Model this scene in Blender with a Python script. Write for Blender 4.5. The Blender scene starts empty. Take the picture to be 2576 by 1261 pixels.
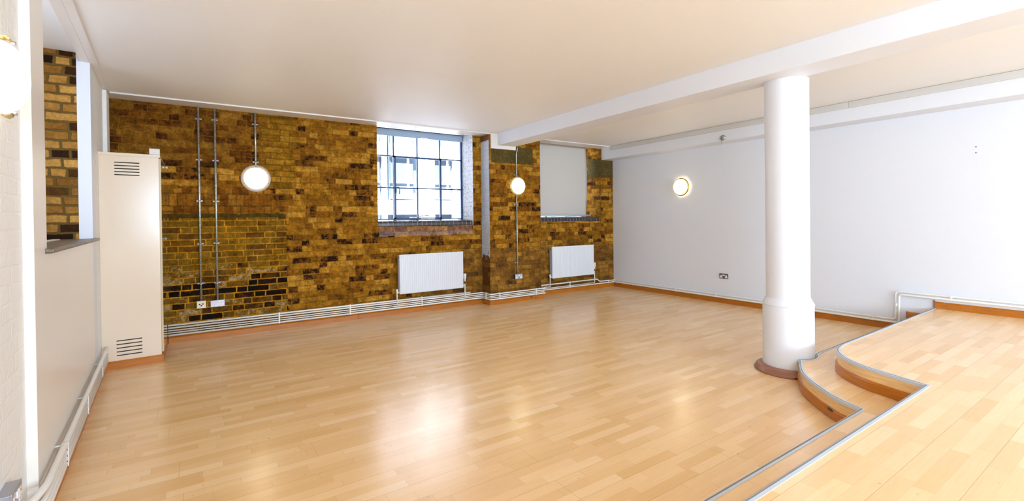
import bpy, bmesh, math, random
from mathutils import Vector, Matrix, Quaternion
random.seed(7)
PI = math.pi
SC = bpy.context.scene
COL = SC.collection

# ------------------------------------------------------------------ node helpers
class NT:
    def __init__(s, name):
        s.m = bpy.data.materials.new(name); s.m.use_nodes = True
        s.t = s.m.node_tree; s.t.nodes.clear()
        s.out = s.t.nodes.new('ShaderNodeOutputMaterial')
    def n(s, typ, ins=None, **kw):
        nd = s.t.nodes.new('ShaderNode' + typ)
        for k, v in kw.items(): setattr(nd, k, v)
        for k, v in (ins or {}).items(): s.set(nd, k, v)
        return nd
    def set(s, nd, k, v):
        sock = nd.inputs[k]
        if isinstance(v, bpy.types.NodeSocket): s.t.links.new(v, sock)
        elif isinstance(v, bpy.types.Node): s.t.links.new(v.outputs[0], sock)
        else:
            if isinstance(v, (tuple, list)) and len(v) == 3 and len(sock.default_value) == 4: v = (*v, 1)
            sock.default_value = v
    def math(s, op, a, b=0.0, c=None, clamp=False):
        nd = s.n('Math', {0: a, 1: b}, operation=op, use_clamp=clamp)
        if c is not None: s.set(nd, 2, c)
        return nd.outputs[0]
    def mixc(s, f, a, b, mode='MIX'):
        nd = s.n('Mix', data_type='RGBA', blend_type=mode)
        s.set(nd, 0, f); s.set(nd, 6, a); s.set(nd, 7, b)
        return nd.outputs[2]
    def ramp(s, f, stops, interp='LINEAR'):
        nd = s.n('ValToRGB', {0: f}); cr = nd.color_ramp; cr.interpolation = interp
        while len(cr.elements) < len(stops): cr.elements.new(0.5)
        for e, (p, c) in zip(cr.elements, stops):
            e.position = p; e.color = (*c, 1) if len(c) == 3 else c
        return nd.outputs[0]
    def comb(s, x, y, z=0.0): return s.n('CombineXYZ', {0: x, 1: y, 2: z}).outputs[0]
    def noise(s, vec, scale, detail=3, rough=.55, out='Fac'):
        return s.n('TexNoise', {'Vector': vec, 'Scale': scale, 'Detail': detail, 'Roughness': rough}).outputs[out]
    def bump(s, h, strength=.3, dist=.01):
        return s.n('Bump', {'Height': h, 'Strength': strength, 'Distance': dist}).outputs[0]
    def principled(s, col, rough=.5, metal=0.0, normal=None, spec=.5, coat=0.0, **extra):
        p = s.n('BsdfPrincipled')
        s.set(p, 'Base Color', col); s.set(p, 'Roughness', rough); s.set(p, 'Metallic', metal)
        s.set(p, 'Specular IOR Level', spec); s.set(p, 'Coat Weight', coat)
        if normal is not None: s.set(p, 'Normal', normal)
        for k, v in extra.items(): s.set(p, k.replace('_', ' '), v)
        s.t.links.new(p.outputs[0], s.out.inputs[0]); return s.m
    def pos(s):
        g = s.n('NewGeometry'); sp = s.n('SeparateXYZ', {0: g.outputs['Position']})
        return g, sp.outputs[0], sp.outputs[1], sp.outputs[2]

def lin(r, g, b):
    f = lambda c: (c/255/12.92) if c/255 <= .04045 else ((c/255+.055)/1.055)**2.4
    return (f(r), f(g), f(b))

def simple(name, rgb, rough=.5, metal=0.0, bumpy=0.0, bscale=60, var=.04, spec=.5, coat=0.0):
    k = NT(name); g, x, y, z = k.pos()
    nz = k.noise(g.outputs['Position'], bscale, 3)
    f = k.math('MULTIPLY_ADD', nz, var*2, 1-var)
    c = k.n('Mix', data_type='RGBA', blend_type='MULTIPLY'); k.set(c, 0, 1.0)
    k.set(c, 6, (*rgb, 1)); k.set(c, 7, k.n('CombineColor', {0: f, 1: f, 2: f}).outputs[0])
    nrm = k.bump(nz, bumpy, .004) if bumpy else None
    return k.principled(c.outputs[2], rough, metal, nrm, spec, coat)

def uv_wall(k):
    g, x, y, z = k.pos()
    nx = k.n('SeparateXYZ', {0: g.outputs['True Normal']}).outputs[0]
    a = k.math('GREATER_THAN', k.math('ABSOLUTE', nx), .6)
    u = k.math('ADD', k.math('MULTIPLY', x, k.math('SUBTRACT', 1.0, a)), k.math('MULTIPLY', y, a))
    return g, x, y, z, u

def brick_layer(k, u, z, w=.225, h=.075, mortar=.010, squash=.5, freq=2, offset=.5, smooth=.25, jit=.010, seed=0.0):
    """irregular bond: every course shifted by chance, stretchers and headers alternate. -> random grey, mortar mask"""
    base = k.comb(u, z, seed)
    sp = k.n('SeparateColor', {0: k.noise(base, 7.0, 2, .5, 'Color')})
    sf = k.n('SeparateColor', {0: k.noise(base, 42.0, 3, .6, 'Color')})
    uu = k.math('ADD', u, k.math('ADD', k.math('MULTIPLY_ADD', sp.outputs[0], jit*2.4, -jit*1.2), k.math('MULTIPLY_ADD', sf.outputs[0], jit*1.3, -jit*.65)))
    zz = k.math('ADD', z, k.math('ADD', k.math('MULTIPLY_ADD', sp.outputs[1], jit*1.8, -jit*.9), k.math('MULTIPLY_ADD', sf.outputs[1], jit*1.1, -jit*.55)))
    rz = k.math('DIVIDE', zz, h); row = k.math('FLOOR', rz); fz = k.math('SUBTRACT', rz, row)
    per = w*(1+squash)
    sh = k.n('TexWhiteNoise', {'W': k.math('ADD', row, seed*13.7+.5)}, noise_dimensions='1D').outputs[0]
    su = k.math('ADD', k.math('DIVIDE', uu, per), sh); cell = k.math('FLOOR', su); fu = k.math('SUBTRACT', su, cell)
    cut = 1/(1+squash)
    rn0 = k.n('TexWhiteNoise', {'Vector': k.comb(row, cell, seed)}, noise_dimensions='3D').outputs[0]
    cutv = k.math('MULTIPLY_ADD', rn0, .10, cut-.05)
    hd = k.math('GREATER_THAN', fu, cutv)
    rnd = k.n('TexWhiteNoise', {'Vector': k.comb(row, k.math('MULTIPLY_ADD', cell, 2.0, hd), seed+3.3)}, noise_dimensions='3D').outputs[0]
    du = k.math('MULTIPLY', k.math('MINIMUM', k.math('MINIMUM', fu, k.math('SUBTRACT', 1.0, fu)), k.math('ABSOLUTE', k.math('SUBTRACT', fu, cutv))), per)
    dz = k.math('MULTIPLY', k.math('MINIMUM', fz, k.math('SUBTRACT', 1.0, fz)), h)
    d = k.math('MINIMUM', du, dz)
    d = k.math('ADD', d, k.math('MULTIPLY_ADD', sf.outputs[2], .006, -.003))
    f = k.n('MapRange', {'Value': d, 'From Min': mortar*.5*(1-smooth), 'From Max': mortar*.5*(1+smooth)+.001, 'To Min': 1.0, 'To Max': 0.0}, interpolation_type='SMOOTHSTEP').outputs[0]
    return rnd, f, base

def mat_brick():
    k = NT('london_stock_brick'); g, x, y, z, u = uv_wall(k)
    u = k.math('ADD', u, 20.0)
    P = g.outputs['Position']
    c1, f1, v1 = brick_layer(k, u, z, mortar=.009, smooth=.6, jit=.009)
    c2, f2, v2 = brick_layer(k, k.math('ADD', u, .07), z, h=.0735, mortar=.013, smooth=.25, jit=.005, seed=2.0)
    c3, f3, v3 = brick_layer(k, u, k.math('ADD', z, .026), w=.083, h=.145, mortar=.010, squash=1.0, smooth=.5, seed=5.0)
    blot = k.noise(P, 19.0, 5, .72)
    c1 = k.math('ADD', c1, k.math('MULTIPLY_ADD', blot, 1.5, -.73)); c2 = k.math('ADD', c2, k.math('MULTIPLY_ADD', blot, 1.3, -.66))
    main = k.ramp(c1, [(0, lin(44, 24, 10)), (.025, lin(60, 34, 12)), (.07, lin(104, 60, 14)), (.28, lin(136, 84, 16)),
                       (.6, lin(158, 106, 22)), (.82, lin(176, 122, 32)), (1, lin(196, 142, 50))])
    patch_hi = k.ramp(c2, [(0, lin(105, 66, 12)), (.5, lin(126, 88, 18)), (1, lin(146, 106, 22))])
    patch_lo = k.ramp(c2, [(0, lin(22, 12, 6)), (.25, lin(44, 24, 8)), (.42, lin(90, 56, 12)), (.7, lin(122, 84, 18)), (.9, lin(136, 96, 30)), (1, lin(178, 150, 100))])
    lo = k.math('LESS_THAN', k.math('ADD', z, k.math('MULTIPLY', k.noise(P, 2.5, 2), .45)), 1.02)
    patch = k.mixc(lo, patch_hi, patch_lo)
    sold = k.ramp(c3, [(0, lin(120, 66, 12)), (.5, lin(150, 92, 20)), (1, lin(170, 118, 36))])
    # mottling inside each brick
    nz = k.noise(P, 34.0, 6, .75); n2 = k.noise(P, 5.0, 4, .65); n3 = k.noise(P, 1.3, 2, .5)
    mm = k.mixc(k.math('MULTIPLY', f1, k.math('MULTIPLY_ADD', n2, 1.0, .15)), main, k.mixc(n2, lin(112, 74, 18), lin(176, 128, 38)))
    pm = k.mixc(f2, patch, lin(186, 130, 26))
    sm = k.mixc(k.math('MULTIPLY', f3, .8), sold, lin(104, 70, 18))
    wob = k.math('MULTIPLY_ADD', k.noise(P, 7.0, 3), .06, -.03)
    xm = k.math('ADD', x, wob); zm = k.math('ADD', z, wob)
    front = k.math('LESS_THAN', y, 6.6)
    inx = k.math('LESS_THAN', xm, .90)
    mp = k.math('MULTIPLY', k.math('MULTIPLY', inx, k.math('LESS_THAN', zm, 1.43)), front)
    msd = k.math('MULTIPLY', k.math('MULTIPLY', k.math('LESS_THAN', xm, .74), k.math('LESS_THAN', zm, 1.77)), k.math('GREATER_THAN', zm, 1.475))
    mgr = k.math('MULTIPLY', k.math('MULTIPLY', inx, k.math('LESS_THAN', zm, 1.475)), k.math('GREATER_THAN', zm, 1.43))
    col = k.mixc(msd, mm, sm); col = k.mixc(mp, col, pm); col = k.mixc(mgr, col, lin(84, 66, 18))
    # smoother, yellower rebuilt column beside the round lamp
    mcol = k.math('MULTIPLY', k.math('MULTIPLY', k.math('GREATER_THAN', xm, .60), k.math('LESS_THAN', xm, 1.02)), k.math('GREATER_THAN', zm, 1.80))
    ycol = k.mixc(f1, k.ramp(c1, [(0, lin(132, 88, 16)), (1, lin(166, 120, 26))]), lin(124, 84, 18))
    col = k.mixc(k.math('MULTIPLY', mcol, .8), col, ycol)
    # darker redder upper left
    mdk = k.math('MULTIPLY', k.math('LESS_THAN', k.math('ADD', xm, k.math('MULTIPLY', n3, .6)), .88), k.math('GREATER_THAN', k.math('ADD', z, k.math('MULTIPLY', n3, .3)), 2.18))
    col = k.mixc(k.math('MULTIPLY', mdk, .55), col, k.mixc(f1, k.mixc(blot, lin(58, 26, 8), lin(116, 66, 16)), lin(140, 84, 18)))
    # greyer, rubbed zone low by the radiators
    mgy = k.math('MULTIPLY', k.math('GREATER_THAN', k.math('ADD', x, n2), 3.2), k.math('LESS_THAN', k.math('ADD', z, k.math('MULTIPLY', n2, .7)), 1.25))
    col = k.mixc(k.math('MULTIPLY', mgy, .45), col, lin(122, 88, 46))
    # lilac paint smears under the window sill
    mst0 = k.math('MULTIPLY', k.math('MULTIPLY', k.math('GREATER_THAN', x, 2.1), k.math('LESS_THAN', x, 3.62)), k.math('GREATER_THAN', zm, 1.14))
    mst0 = k.math('MULTIPLY', mst0, k.math('LESS_THAN', z, 1.30))
    mst = k.math('MULTIPLY', mst0, k.math('MULTIPLY_ADD', k.math('LESS_THAN', zm, 1.215), .55, .45))
    col = k.mixc(k.math('MULTIPLY', mst, .6), col, lin(160, 132, 130))
    n4 = k.noise(P, 11.0, 4, .65)
    mul = k.math('MULTIPLY', k.math('MULTIPLY', k.math('MULTIPLY_ADD', nz, 1.9, .05), k.math('MULTIPLY_ADD', n4, 2.2, -.1)), k.math('MULTIPLY_ADD', n2, .7, .44))
    gg = k.n('CombineColor', {0: mul, 1: mul, 2: mul}).outputs[0]
    col = k.mixc(1.0, col, gg, 'MULTIPLY')
    pits = k.math('LESS_THAN', k.noise(P, 60.0, 3, .6), .40)
    col = k.mixc(k.math('MULTIPLY', pits, .38), col, lin(50, 28, 10))
    spk = k.math('GREATER_THAN', k.noise(P, 60.0, 3, .6), .69)
    col = k.mixc(k.math('MULTIPLY', spk, .6), col, lin(200, 170, 110))
    fm = k.math('MAXIMUM', k.math('MULTIPLY', f1, k.math('SUBTRACT', 1.0, mp)), k.math('MULTIPLY', f2, mp))
    h = k.math('SUBTRACT', k.math('MULTIPLY', nz, .5), fm)
    return k.principled(col, .92, 0, k.bump(h, .8, .008), .12)

def mat_alcove_brick():
    k = NT('pale_stock_brick'); g, x, y, z, u = uv_wall(k); u = k.math('ADD', u, 20.13); P = g.outputs['Position']
    c, f, v = brick_layer(k, u, z, w=.225, h=.0765, mortar=.016, smooth=.4, jit=.012, seed=8.0)
    b = k.ramp(c, [(0, lin(30, 16, 8)), (.18, lin(62, 34, 12)), (.3, lin(128, 86, 32)), (.6, lin(160, 114, 48)), (.85, lin(188, 142, 72)), (1, lin(140, 92, 36))])
    nz = k.noise(P, 30.0, 5, .75); m = k.math('MULTIPLY_ADD', nz, 1.8, .12)
    b = k.mixc(1.0, b, k.n('CombineColor', {0: m, 1: m, 2: m}).outputs[0], 'MULTIPLY')
    col = k.mixc(f, b, lin(104, 80, 38))
    return k.principled(col, .9, 0, k.bump(k.math('SUBTRACT', k.math('MULTIPLY', nz, .5), f), .8, .01), .15)

def mat_painted_brick(name, rgb, speck=.0, strength=.7, fade=False):
    k = NT(name); g, x, y, z, u = uv_wall(k); u = k.math('ADD', u, 20.0); P = g.outputs['Position']
    c, f, v = brick_layer(k, u, z, mortar=.010, smooth=.7, jit=.012, seed=1.0)
    nz = k.noise(P, 26.0, 4, .65)
    col = k.mixc(k.math('MULTIPLY', nz, .25), rgb, tuple(q*.86 for q in rgb))
    if speck:
        s1 = k.math('LESS_THAN', k.noise(P, 46.0, 4, .7), .40)
        s2 = k.math('LESS_THAN', k.noise(P, 15.0, 4, .65), .39)
        col = k.mixc(k.math('MULTIPLY', s1, speck), col, lin(104, 92, 84))
        col = k.mixc(k.math('MULTIPLY', s2, speck*.7), col, lin(120, 134, 164))
    if fade:
        zz = k.math('ADD', z, k.math('MULTIPLY', k.noise(P, 9.0, 6, .8), 1.0))
        bare = k.math('LESS_THAN', zz, 1.28)
        cb = k.ramp(c, [(0, lin(84, 50, 18)), (1, lin(140, 92, 32))])
        smooth_top = k.math('MULTIPLY', k.math('GREATER_THAN', z, 2.2), k.math('LESS_THAN', z, 2.62))
        col = k.mixc(smooth_top, col, rgb)
        col = k.mixc(k.math('GREATER_THAN', k.math('ADD', z, k.math('MULTIPLY', nz, .05)), 2.66), col, lin(120, 82, 50))
        col = k.mixc(bare, col, cb)
    h = k.math('SUBTRACT', k.math('MULTIPLY', nz, 1.6), k.math('MULTIPLY', f, .55))
    return k.principled(col, .6, 0, k.bump(h, strength, .012), .3)

def mat_floor(name, c0=1.0):
    k = NT(name); g, x, y, z = k.pos(); P = g.outputs['Position']
    sw = .066
    row = k.math('FLOOR', k.math('DIVIDE', k.math('ADD', y, 10.0), sw))
    rnd = k.n('TexWhiteNoise', {'W': row}, noise_dimensions='1D').outputs[0]
    rnd2 = k.n('TexWhiteNoise', {'W': k.math('ADD', row, 77.7)}, noise_dimensions='1D').outputs[0]
    L = k.math('MULTIPLY_ADD', rnd2, .18, .36)
    sx = k.math('DIVIDE', k.math('ADD', k.math('ADD', x, 20.0), k.math('MULTIPLY', rnd, .9)), L)
    blk = k.math('FLOOR', sx)
    br = k.n('TexWhiteNoise', {'Vector': k.comb(row, blk, 0.0)}, noise_dimensions='2D').outputs[0]
    grain = k.noise(k.n('VectorMath', {0: P, 1: (1.6, 28.0, 3.0)}, operation='MULTIPLY').outputs[0], 3.0, 5, .65)
    fine = k.noise(k.n('VectorMath', {0: P, 1: (6.0, 120.0, 3.0)}, operation='MULTIPLY').outputs[0], 3.0, 3, .6)
    big = k.noise(P, .9, 2, .5)
    col = k.ramp(br, [(0, lin(227, 185, 128)), (.12, lin(231, 191, 137)), (.5, lin(236, 198, 146)), (.85, lin(240, 204, 154)), (1, lin(244, 213, 168))])
    m = k.math('ADD', k.math('MULTIPLY_ADD', grain, .20, .88), k.math('MULTIPLY_ADD', fine, .08, -.01))
    col = k.mixc(1.0, col, k.n('CombineColor', {0: m, 1: k.math('MULTIPLY', m, k.math('MULTIPLY_ADD', big, .06, .97)), 2: k.math('MULTIPLY', m, k.math('MULTIPLY_ADD', m, .5, .5))}).outputs[0], 'MULTIPLY')
    # joints
    fr = k.math('FRACT', sx); fy = k.math('FRACT', k.math('DIVIDE', k.math('ADD', y, 10.0), sw))
    fy3 = k.math('FRACT', k.math('DIVIDE', k.math('ADD', y, 10.0), sw*3))
    j1 = k.math('LESS_THAN', fr, .004); j2 = k.math('LESS_THAN', fy, .018); j3 = k.math('LESS_THAN', fy3, .012)
    lx = k.math('FRACT', k.math('DIVIDE', k.math('ADD', x, k.math('MULTIPLY', k.n('TexWhiteNoise', {'W': k.math('FLOOR', k.math('DIVIDE', row, 3.0))}, noise_dimensions='1D').outputs[0], 2.2)), 2.2))
    j4 = k.math('LESS_THAN', lx, .0012)
    j = k.math('MAXIMUM', k.math('MAXIMUM', k.math('MULTIPLY', j1, .28), k.math('MULTIPLY', j2, .15)), k.math('MAXIMUM', k.math('MULTIPLY', j3, .42), k.math('MULTIPLY', j4, .3)))
    col = k.mixc(j, col, lin(122, 74, 30))
    sc = k.math('GREATER_THAN', k.noise(k.n('VectorMath', {0: P, 1: (1, 1, 1)}, operation='MULTIPLY').outputs[0], 26.0, 1, .3), .80)
    col = k.mixc(k.math('MULTIPLY', sc, .35), col, lin(120, 80, 40))
    rg = k.math('MULTIPLY_ADD', k.noise(P, 3.0, 3), .10, .19)
    return k.principled(col, rg, 0, k.bump(k.math('SUBTRACT', k.math('MULTIPLY', fine, .3), j), .05, .002), .7)

def mat_pine(name, rgb, dirx=True):
    k = NT(name); g, x, y, z = k.pos(); P = g.outputs['Position']
    sc = (1.2, 1.2, 14.0)
    n = k.noise(k.n('VectorMath', {0: P, 1: sc}, operation='MULTIPLY').outputs[0], 5.0, 5, .6)
    dk = tuple(q*.78 for q in rgb); lt = tuple(min(1, q*1.25) for q in rgb)
    col = k.ramp(n, [(.25, dk), (.5, rgb), (.75, lt)])
    kn = k.n('TexVoronoi', {'Vector': k.n('VectorMath', {0: P, 1: (1.4, 1.4, 5.0)}, operation='MULTIPLY').outputs[0], 'Scale': 1.6}).outputs['Distance']
    col = k.mixc(k.math('LESS_THAN', kn, .075), col, lin(70, 26, 6))
    return k.principled(col, .32, 0, None, .5)

def mat_radiator():
    k = NT('radiator_enamel'); g, x, y, z = k.pos()
    return k.principled(lin(226, 230, 238), .3, 0, None, .5)

def mat_dark_sill():
    k = NT('blue_black_bullnose_brick'); g, x, y, z = k.pos(); P = g.outputs['Position']
    fr = k.math('FRACT', k.math('DIVIDE', k.math('ADD', k.math('ADD', x, 10.0), k.math('MULTIPLY', k.noise(P, 8.0, 2), .006)), .0755))
    j = k.math('LESS_THAN', fr, .10)
    n = k.noise(P, 40.0, 3)
    col = k.mixc(k.math('MULTIPLY', n, .6), lin(34, 38, 48), lin(70, 74, 88))
    col = k.mixc(j, col, lin(150, 112, 78))
    return k.principled(col, k.math('MULTIPLY_ADD', j, .5, .22), 0, k.bump(k.math('SUBTRACT', k.math('MULTIPLY', n, .2), j), .5, .004), .6)

def mat_slate():
    k = NT('weathered_sill_boards'); g, x, y, z = k.pos(); P = g.outputs['Position']
    n = k.noise(k.n('VectorMath', {0: P, 1: (12, 1.5, 12)}, operation='MULTIPLY').outputs[0], 4.0, 5, .65)
    col = k.ramp(n, [(.3, lin(74, 64, 52)), (.55, lin(118, 106, 90)), (.75, lin(146, 134, 118))])
    return k.principled(col, .38, 0, None, .5)

def mat_concrete():
    k = NT('padstone_concrete'); g, x, y, z = k.pos(); P = g.outputs['Position']
    n = k.math('MULTIPLY_ADD', k.noise(P, 45.0, 5, .75), .75, k.math('MULTIPLY', k.noise(P, 7.0, 3), .25))
    col = k.ramp(n, [(.3, lin(52, 42, 16)), (.5, lin(82, 68, 30)), (.62, lin(104, 88, 44)), (.72, lin(160, 142, 96))])
    return k.principled(col, .9, 0, k.bump(n, .6, .005), .2)

def mat_galv():
    k = NT('galvanised_steel'); g, x, y, z = k.pos(); P = g.outputs['Position']
    n = k.noise(P, 45.0, 3, .6)
    col = k.ramp(n, [(.35, lin(150, 156, 150)), (.6, lin(200, 204, 200))])
    return k.principled(col, .38, .75, None, .5)

def mat_emit(name, rgb, st, base=(.9, .9, .85)):
    k = NT(name); g, x, y, z = k.pos()
    return k.principled((*base, 1), .35, 0, None, .5, 0, Emission_Color=(*rgb, 1), Emission_Strength=st)

def mat_glass():
    k = NT('window_pane_glass')
    a = k.n('BsdfTransparent', {0: (.95, .97, 1.0, 1)}); b = k.n('BsdfGlossy', {'Roughness': .02})
    fr = k.n('Fresnel', {'IOR': 1.45})
    mx = k.n('MixShader', {0: k.math('MULTIPLY', fr.outputs[0], .6), 1: a.outputs[0], 2: b.outputs[0]})
    k.t.links.new(mx.outputs[0], k.out.inputs[0]); return k.m

def mat_clearglass():
    k = NT('clear_rim_glass')
    a = k.n('BsdfTransparent', {0: (.85, .80, .78, 1)}); b = k.n('BsdfPrincipled', {'Base Color': (.42, .35, .33, 1), 'Roughness': .15})
    mx = k.n('MixShader', {0: .7, 1: a.outputs[0], 2: b.outputs[0]})
    k.t.links.new(mx.outputs[0], k.out.inputs[0]); return k.m

def mat_fabric(name, rgb, trans=.25):
    k = NT(name); g, x, y, z = k.pos(); P = g.outputs['Position']
    n = k.noise(P, 300.0, 2)
    d = k.n('BsdfDiffuse', {0: (*rgb, 1)}); t = k.n('BsdfTranslucent', {0: (*rgb, 1)})
    mx = k.n('MixShader', {0: trans, 1: d.outputs[0], 2: t.outputs[0]})
    k.t.links.new(mx.outputs[0], k.out.inputs[0]); return k.m

M = dict(
    brick=mat_brick(), abrick=mat_alcove_brick(),
    wbrick=mat_painted_brick('white_painted_reveal_brick', lin(232, 236, 244), .8, 1.0),
    wbrick_fade=mat_painted_brick('painted_pier_side_brick', lin(208, 222, 242), .55, .9, True),
    pbrick=mat_painted_brick('cream_painted_brick', lin(242, 241, 238), 0, .3),
    white=simple('white_wall_paint', lin(228, 232, 241), .5, var=.012, bumpy=.05, bscale=30),
    ceil=simple('ceiling_paint', lin(240, 240, 240), .55, var=.01, bscale=3),
    rim_glow_yellow=simple('glow_tinted_lamp_rim', lin(188, 178, 120), .25, .3),  # yellow of the lamp's glow is put into the rim colour
    trim=simple('white_trim_gloss', lin(232, 228, 224), .35, var=.015),
    trunk=simple('grey_trunking_plastic', lin(208, 208, 206), .5, var=.015),
    plaster=simple('satin_cream_plaster', lin(240, 235, 228), .28, var=.015, bscale=4),
    floor=mat_floor('beech_strip_floor'),
    veneer=mat_pine('beech_riser_veneer', lin(236, 194, 134)),
    pine=mat_pine('orange_pine_skirting', lin(180, 106, 22)),
    redwood=mat_pine('red_brown_plinth_wood', lin(152, 104, 84)),
    pipe=simple('white_pipe_enamel', lin(238, 236, 232), .25, var=.02),
    cream=simple('cream_cupboard_gloss', lin(230, 212, 190), .16, var=.012, bscale=3),
    creamdoor=simple('cream_mirror_gloss', lin(206, 188, 150), .06, var=.01, coat=1.0, spec=.9),
    dark=simple('dark_slot', lin(30, 18, 14), .8),
    rad=mat_radiator(),
    radside=simple('radiator_side_enamel', lin(196, 206, 226), .4),
    sill=mat_dark_sill(), slate=mat_slate(), conc=mat_concrete(), galv=mat_galv(),
    alu=simple('aluminium_nosing', lin(206, 216, 230), .42, .3, var=.04, bscale=200),
    rubber=simple('grey_nosing_insert', lin(128, 132, 136), .6, var=.08, bscale=300),
    steel=simple('brushed_steel_plate', lin(176, 176, 186), .3, .7, var=.04),
    chrome=simple('chrome_plate', lin(120, 112, 116), .22, .85),
    wplast=simple('white_plastic', lin(238, 236, 236), .35),
    cplast=simple('cream_plastic', lin(232, 220, 198), .4),
    black=simple('black_hole', (.01, .01, .01), .6),
    brass=simple('polished_brass', lin(196, 164, 84), .22, .9),
    rim_brass=simple('brass_lamp_rim', lin(206, 178, 70), .25, .6),
    frame=simple('bloom_blue_window_steel', lin(10, 58, 108), .35),  # blue of the daylight bloom is put into the steel colour
    frame2=simple('white_window_frame', lin(220, 226, 232), .4),
    glass=mat_glass(), rimglass=mat_clearglass(),
    blind=mat_fabric('off_white_blind_cloth', lin(216, 212, 206), .12),
    cass=simple('grey_blind_roll', lin(150, 172, 196), .6),
    lampA=mat_emit('lit_opal_glass', (1.0, .88, .60), 11.0),
    lampB=mat_emit('lit_opal_bowl', (1.0, .96, .80), 2.4),
    lampedge=mat_emit('lit_glass_edge', (.95, .86, .32), .75, (.85, .8, .5)),
    facade=simple('pale_blue_facade_render', lin(66, 84, 106), .8, var=.05, bscale=2),
    facade2=simple('white_facade_panel', lin(250, 252, 255), .8, var=.02),
    facwin=simple('facade_window_pale', lin(78, 96, 118), .3, var=.05, bscale=3),
    tarmac=simple('pale_paving', lin(170, 172, 176), .9),
)

# ------------------------------------------------------------------ mesh helpers
class MB:
    def __init__(s): s.bm = bmesh.new(); s.mats = []
    def mi(s, m):
        if m is None: return 0
        if m not in s.mats: s.mats.append(m)
        return s.mats.index(m)
    def face(s, pts, m=None, smooth=False):
        vs = [s.bm.verts.new(p) for p in pts]
        f = s.bm.faces.new(vs); f.material_index = s.mi(m); f.smooth = smooth; return f
    def box(s, x0, x1, y0, y1, z0, z1, m=None, fm=None, bev=0.0, mtx=None):
        """fm: per-face materials keyed '-x','+x','-y','+y','-z','+z'"""
        v = [s.bm.verts.new(p) for p in ((x0,y0,z0),(x1,y0,z0),(x1,y1,z0),(x0,y1,z0),(x0,y0,z1),(x1,y0,z1),(x1,y1,z1),(x0,y1,z1))]
        keys = {'-z':(3,2,1,0),'+z':(4,5,6,7),'-y':(0,1,5,4),'+y':(2,3,7,6),'-x':(3,0,4,7),'+x':(1,2,6,5)}
        fs = []
        for kk, ix in keys.items():
            f = s.bm.faces.new([v[i] for i in ix]); f.material_index = s.mi((fm or {}).get(kk, m)); fs.append(f)
        if bev > 0:
            es = list({e for f in fs for e in f.edges})
            r = bmesh.ops.bevel(s.bm, geom=es, offset=bev, segments=2, affect='EDGES', profile=.6)
            v = list({q for f in r['faces'] for q in f.verts} | {q for q in v if q.is_valid})
        if mtx is not None:
            for q in v:
                if q.is_valid: q.co = mtx @ q.co
        return v
    def prism(s, poly, z0, z1, m=None, top=None, side=None):
        a = sum(poly[i][0]*poly[(i+1) % len(poly)][1]-poly[(i+1) % len(poly)][0]*poly[i][1] for i in range(len(poly)))
        if a < 0: poly = poly[::-1]
        b = [s.bm.verts.new((x, y, z0)) for x, y in poly]; t = [s.bm.verts.new((x, y, z1)) for x, y in poly]
        s.bm.faces.new(b[::-1]).material_index = s.mi(m)
        s.bm.faces.new(t).material_index = s.mi(top or m)
        for i in range(len(poly)):
            j = (i+1) % len(poly); s.bm.faces.new((b[i], b[j], t[j], t[i])).material_index = s.mi(side or m)
    def lathe(s, prof, seg=48, m=None, a0=0.0, a1=2*PI, axis='z', mtx=None, cap=True):
        """prof: list of (r, h)."""
        full = abs(a1-a0-2*PI) < 1e-6; n = seg if full else seg+1
        rings = []; mat = mtx or Matrix()
        for r, h in prof:
            ring = []
            if r < 1e-6:
                p = (0, 0, h) if axis == 'z' else (0, -h, 0)
                vv = s.bm.verts.new(mat @ Vector(p)); ring = [vv]*n
            else:
                for i in range(n):
                    a = a0+(a1-a0)*i/seg
                    p = (r*math.cos(a), r*math.sin(a), h) if axis == 'z' else (r*math.cos(a), -h, r*math.sin(a))
                    ring.append(s.bm.verts.new(mat @ Vector(p)))
            rings.append(ring)
        idx = s.mi(m)
        for A, B in zip(rings, rings[1:]):
            for i in range(seg):
                j = (i+1) % n if full else i+1
                q = []
                for v in (A[i], A[j], B[j], B[i]):
                    if v not in q: q.append(v)
                if len(q) >= 3:
                    try: f = s.bm.faces.new(q); f.material_index = idx; f.smooth = True
                    except ValueError: pass
    def tube(s, path, r, seg=14, m=None, bend=0.0, caps=True):
        pts = [Vector(p) for p in path]
        if bend > 0 and len(pts) > 2:
            o = [pts[0]]
            for a, b, c in zip(pts, pts[1:], pts[2:]):
                d1 = (a-b); d2 = (c-b); rr = min(bend, d1.length*.48, d2.length*.48)
                p, q = b+d1.normalized()*rr, b+d2.normalized()*rr
                for i in range(7):
                    t = i/6; o.append(p*(1-t)**2+b*2*t*(1-t)+q*t*t)
            o.append(pts[-1]); pts = o
        idx = s.mi(m); t0 = (pts[1]-pts[0]).normalized()
        up = Vector((0, 0, 1)) if abs(t0.z) < .9 else Vector((0, 1, 0))
        nrm = (up-t0*up.dot(t0)).normalized(); rings = []; tp = t0
        for i, p in enumerate(pts):
            t = ((pts[i+1]-p) if i == 0 else (p-pts[i-1]) if i == len(pts)-1 else (pts[i+1]-pts[i-1])).normalized()
            nrm = tp.rotation_difference(t) @ nrm; nrm = (nrm-t*nrm.dot(t)).normalized(); tp = t
            bn = t.cross(nrm)
            rings.append([s.bm.verts.new(p+(nrm*math.cos(2*PI*k/seg)+bn*math.sin(2*PI*k/seg))*r) for k in range(seg)])
        for A, B in zip(rings, rings[1:]):
            for k in range(seg):
                f = s.bm.faces.new((A[k], A[(k+1) % seg], B[(k+1) % seg], B[k])); f.smooth = True; f.material_index = idx
        if caps:
            s.bm.faces.new(rings[0][::-1]).material_index = idx; s.bm.faces.new(rings[-1]).material_index = idx
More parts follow.
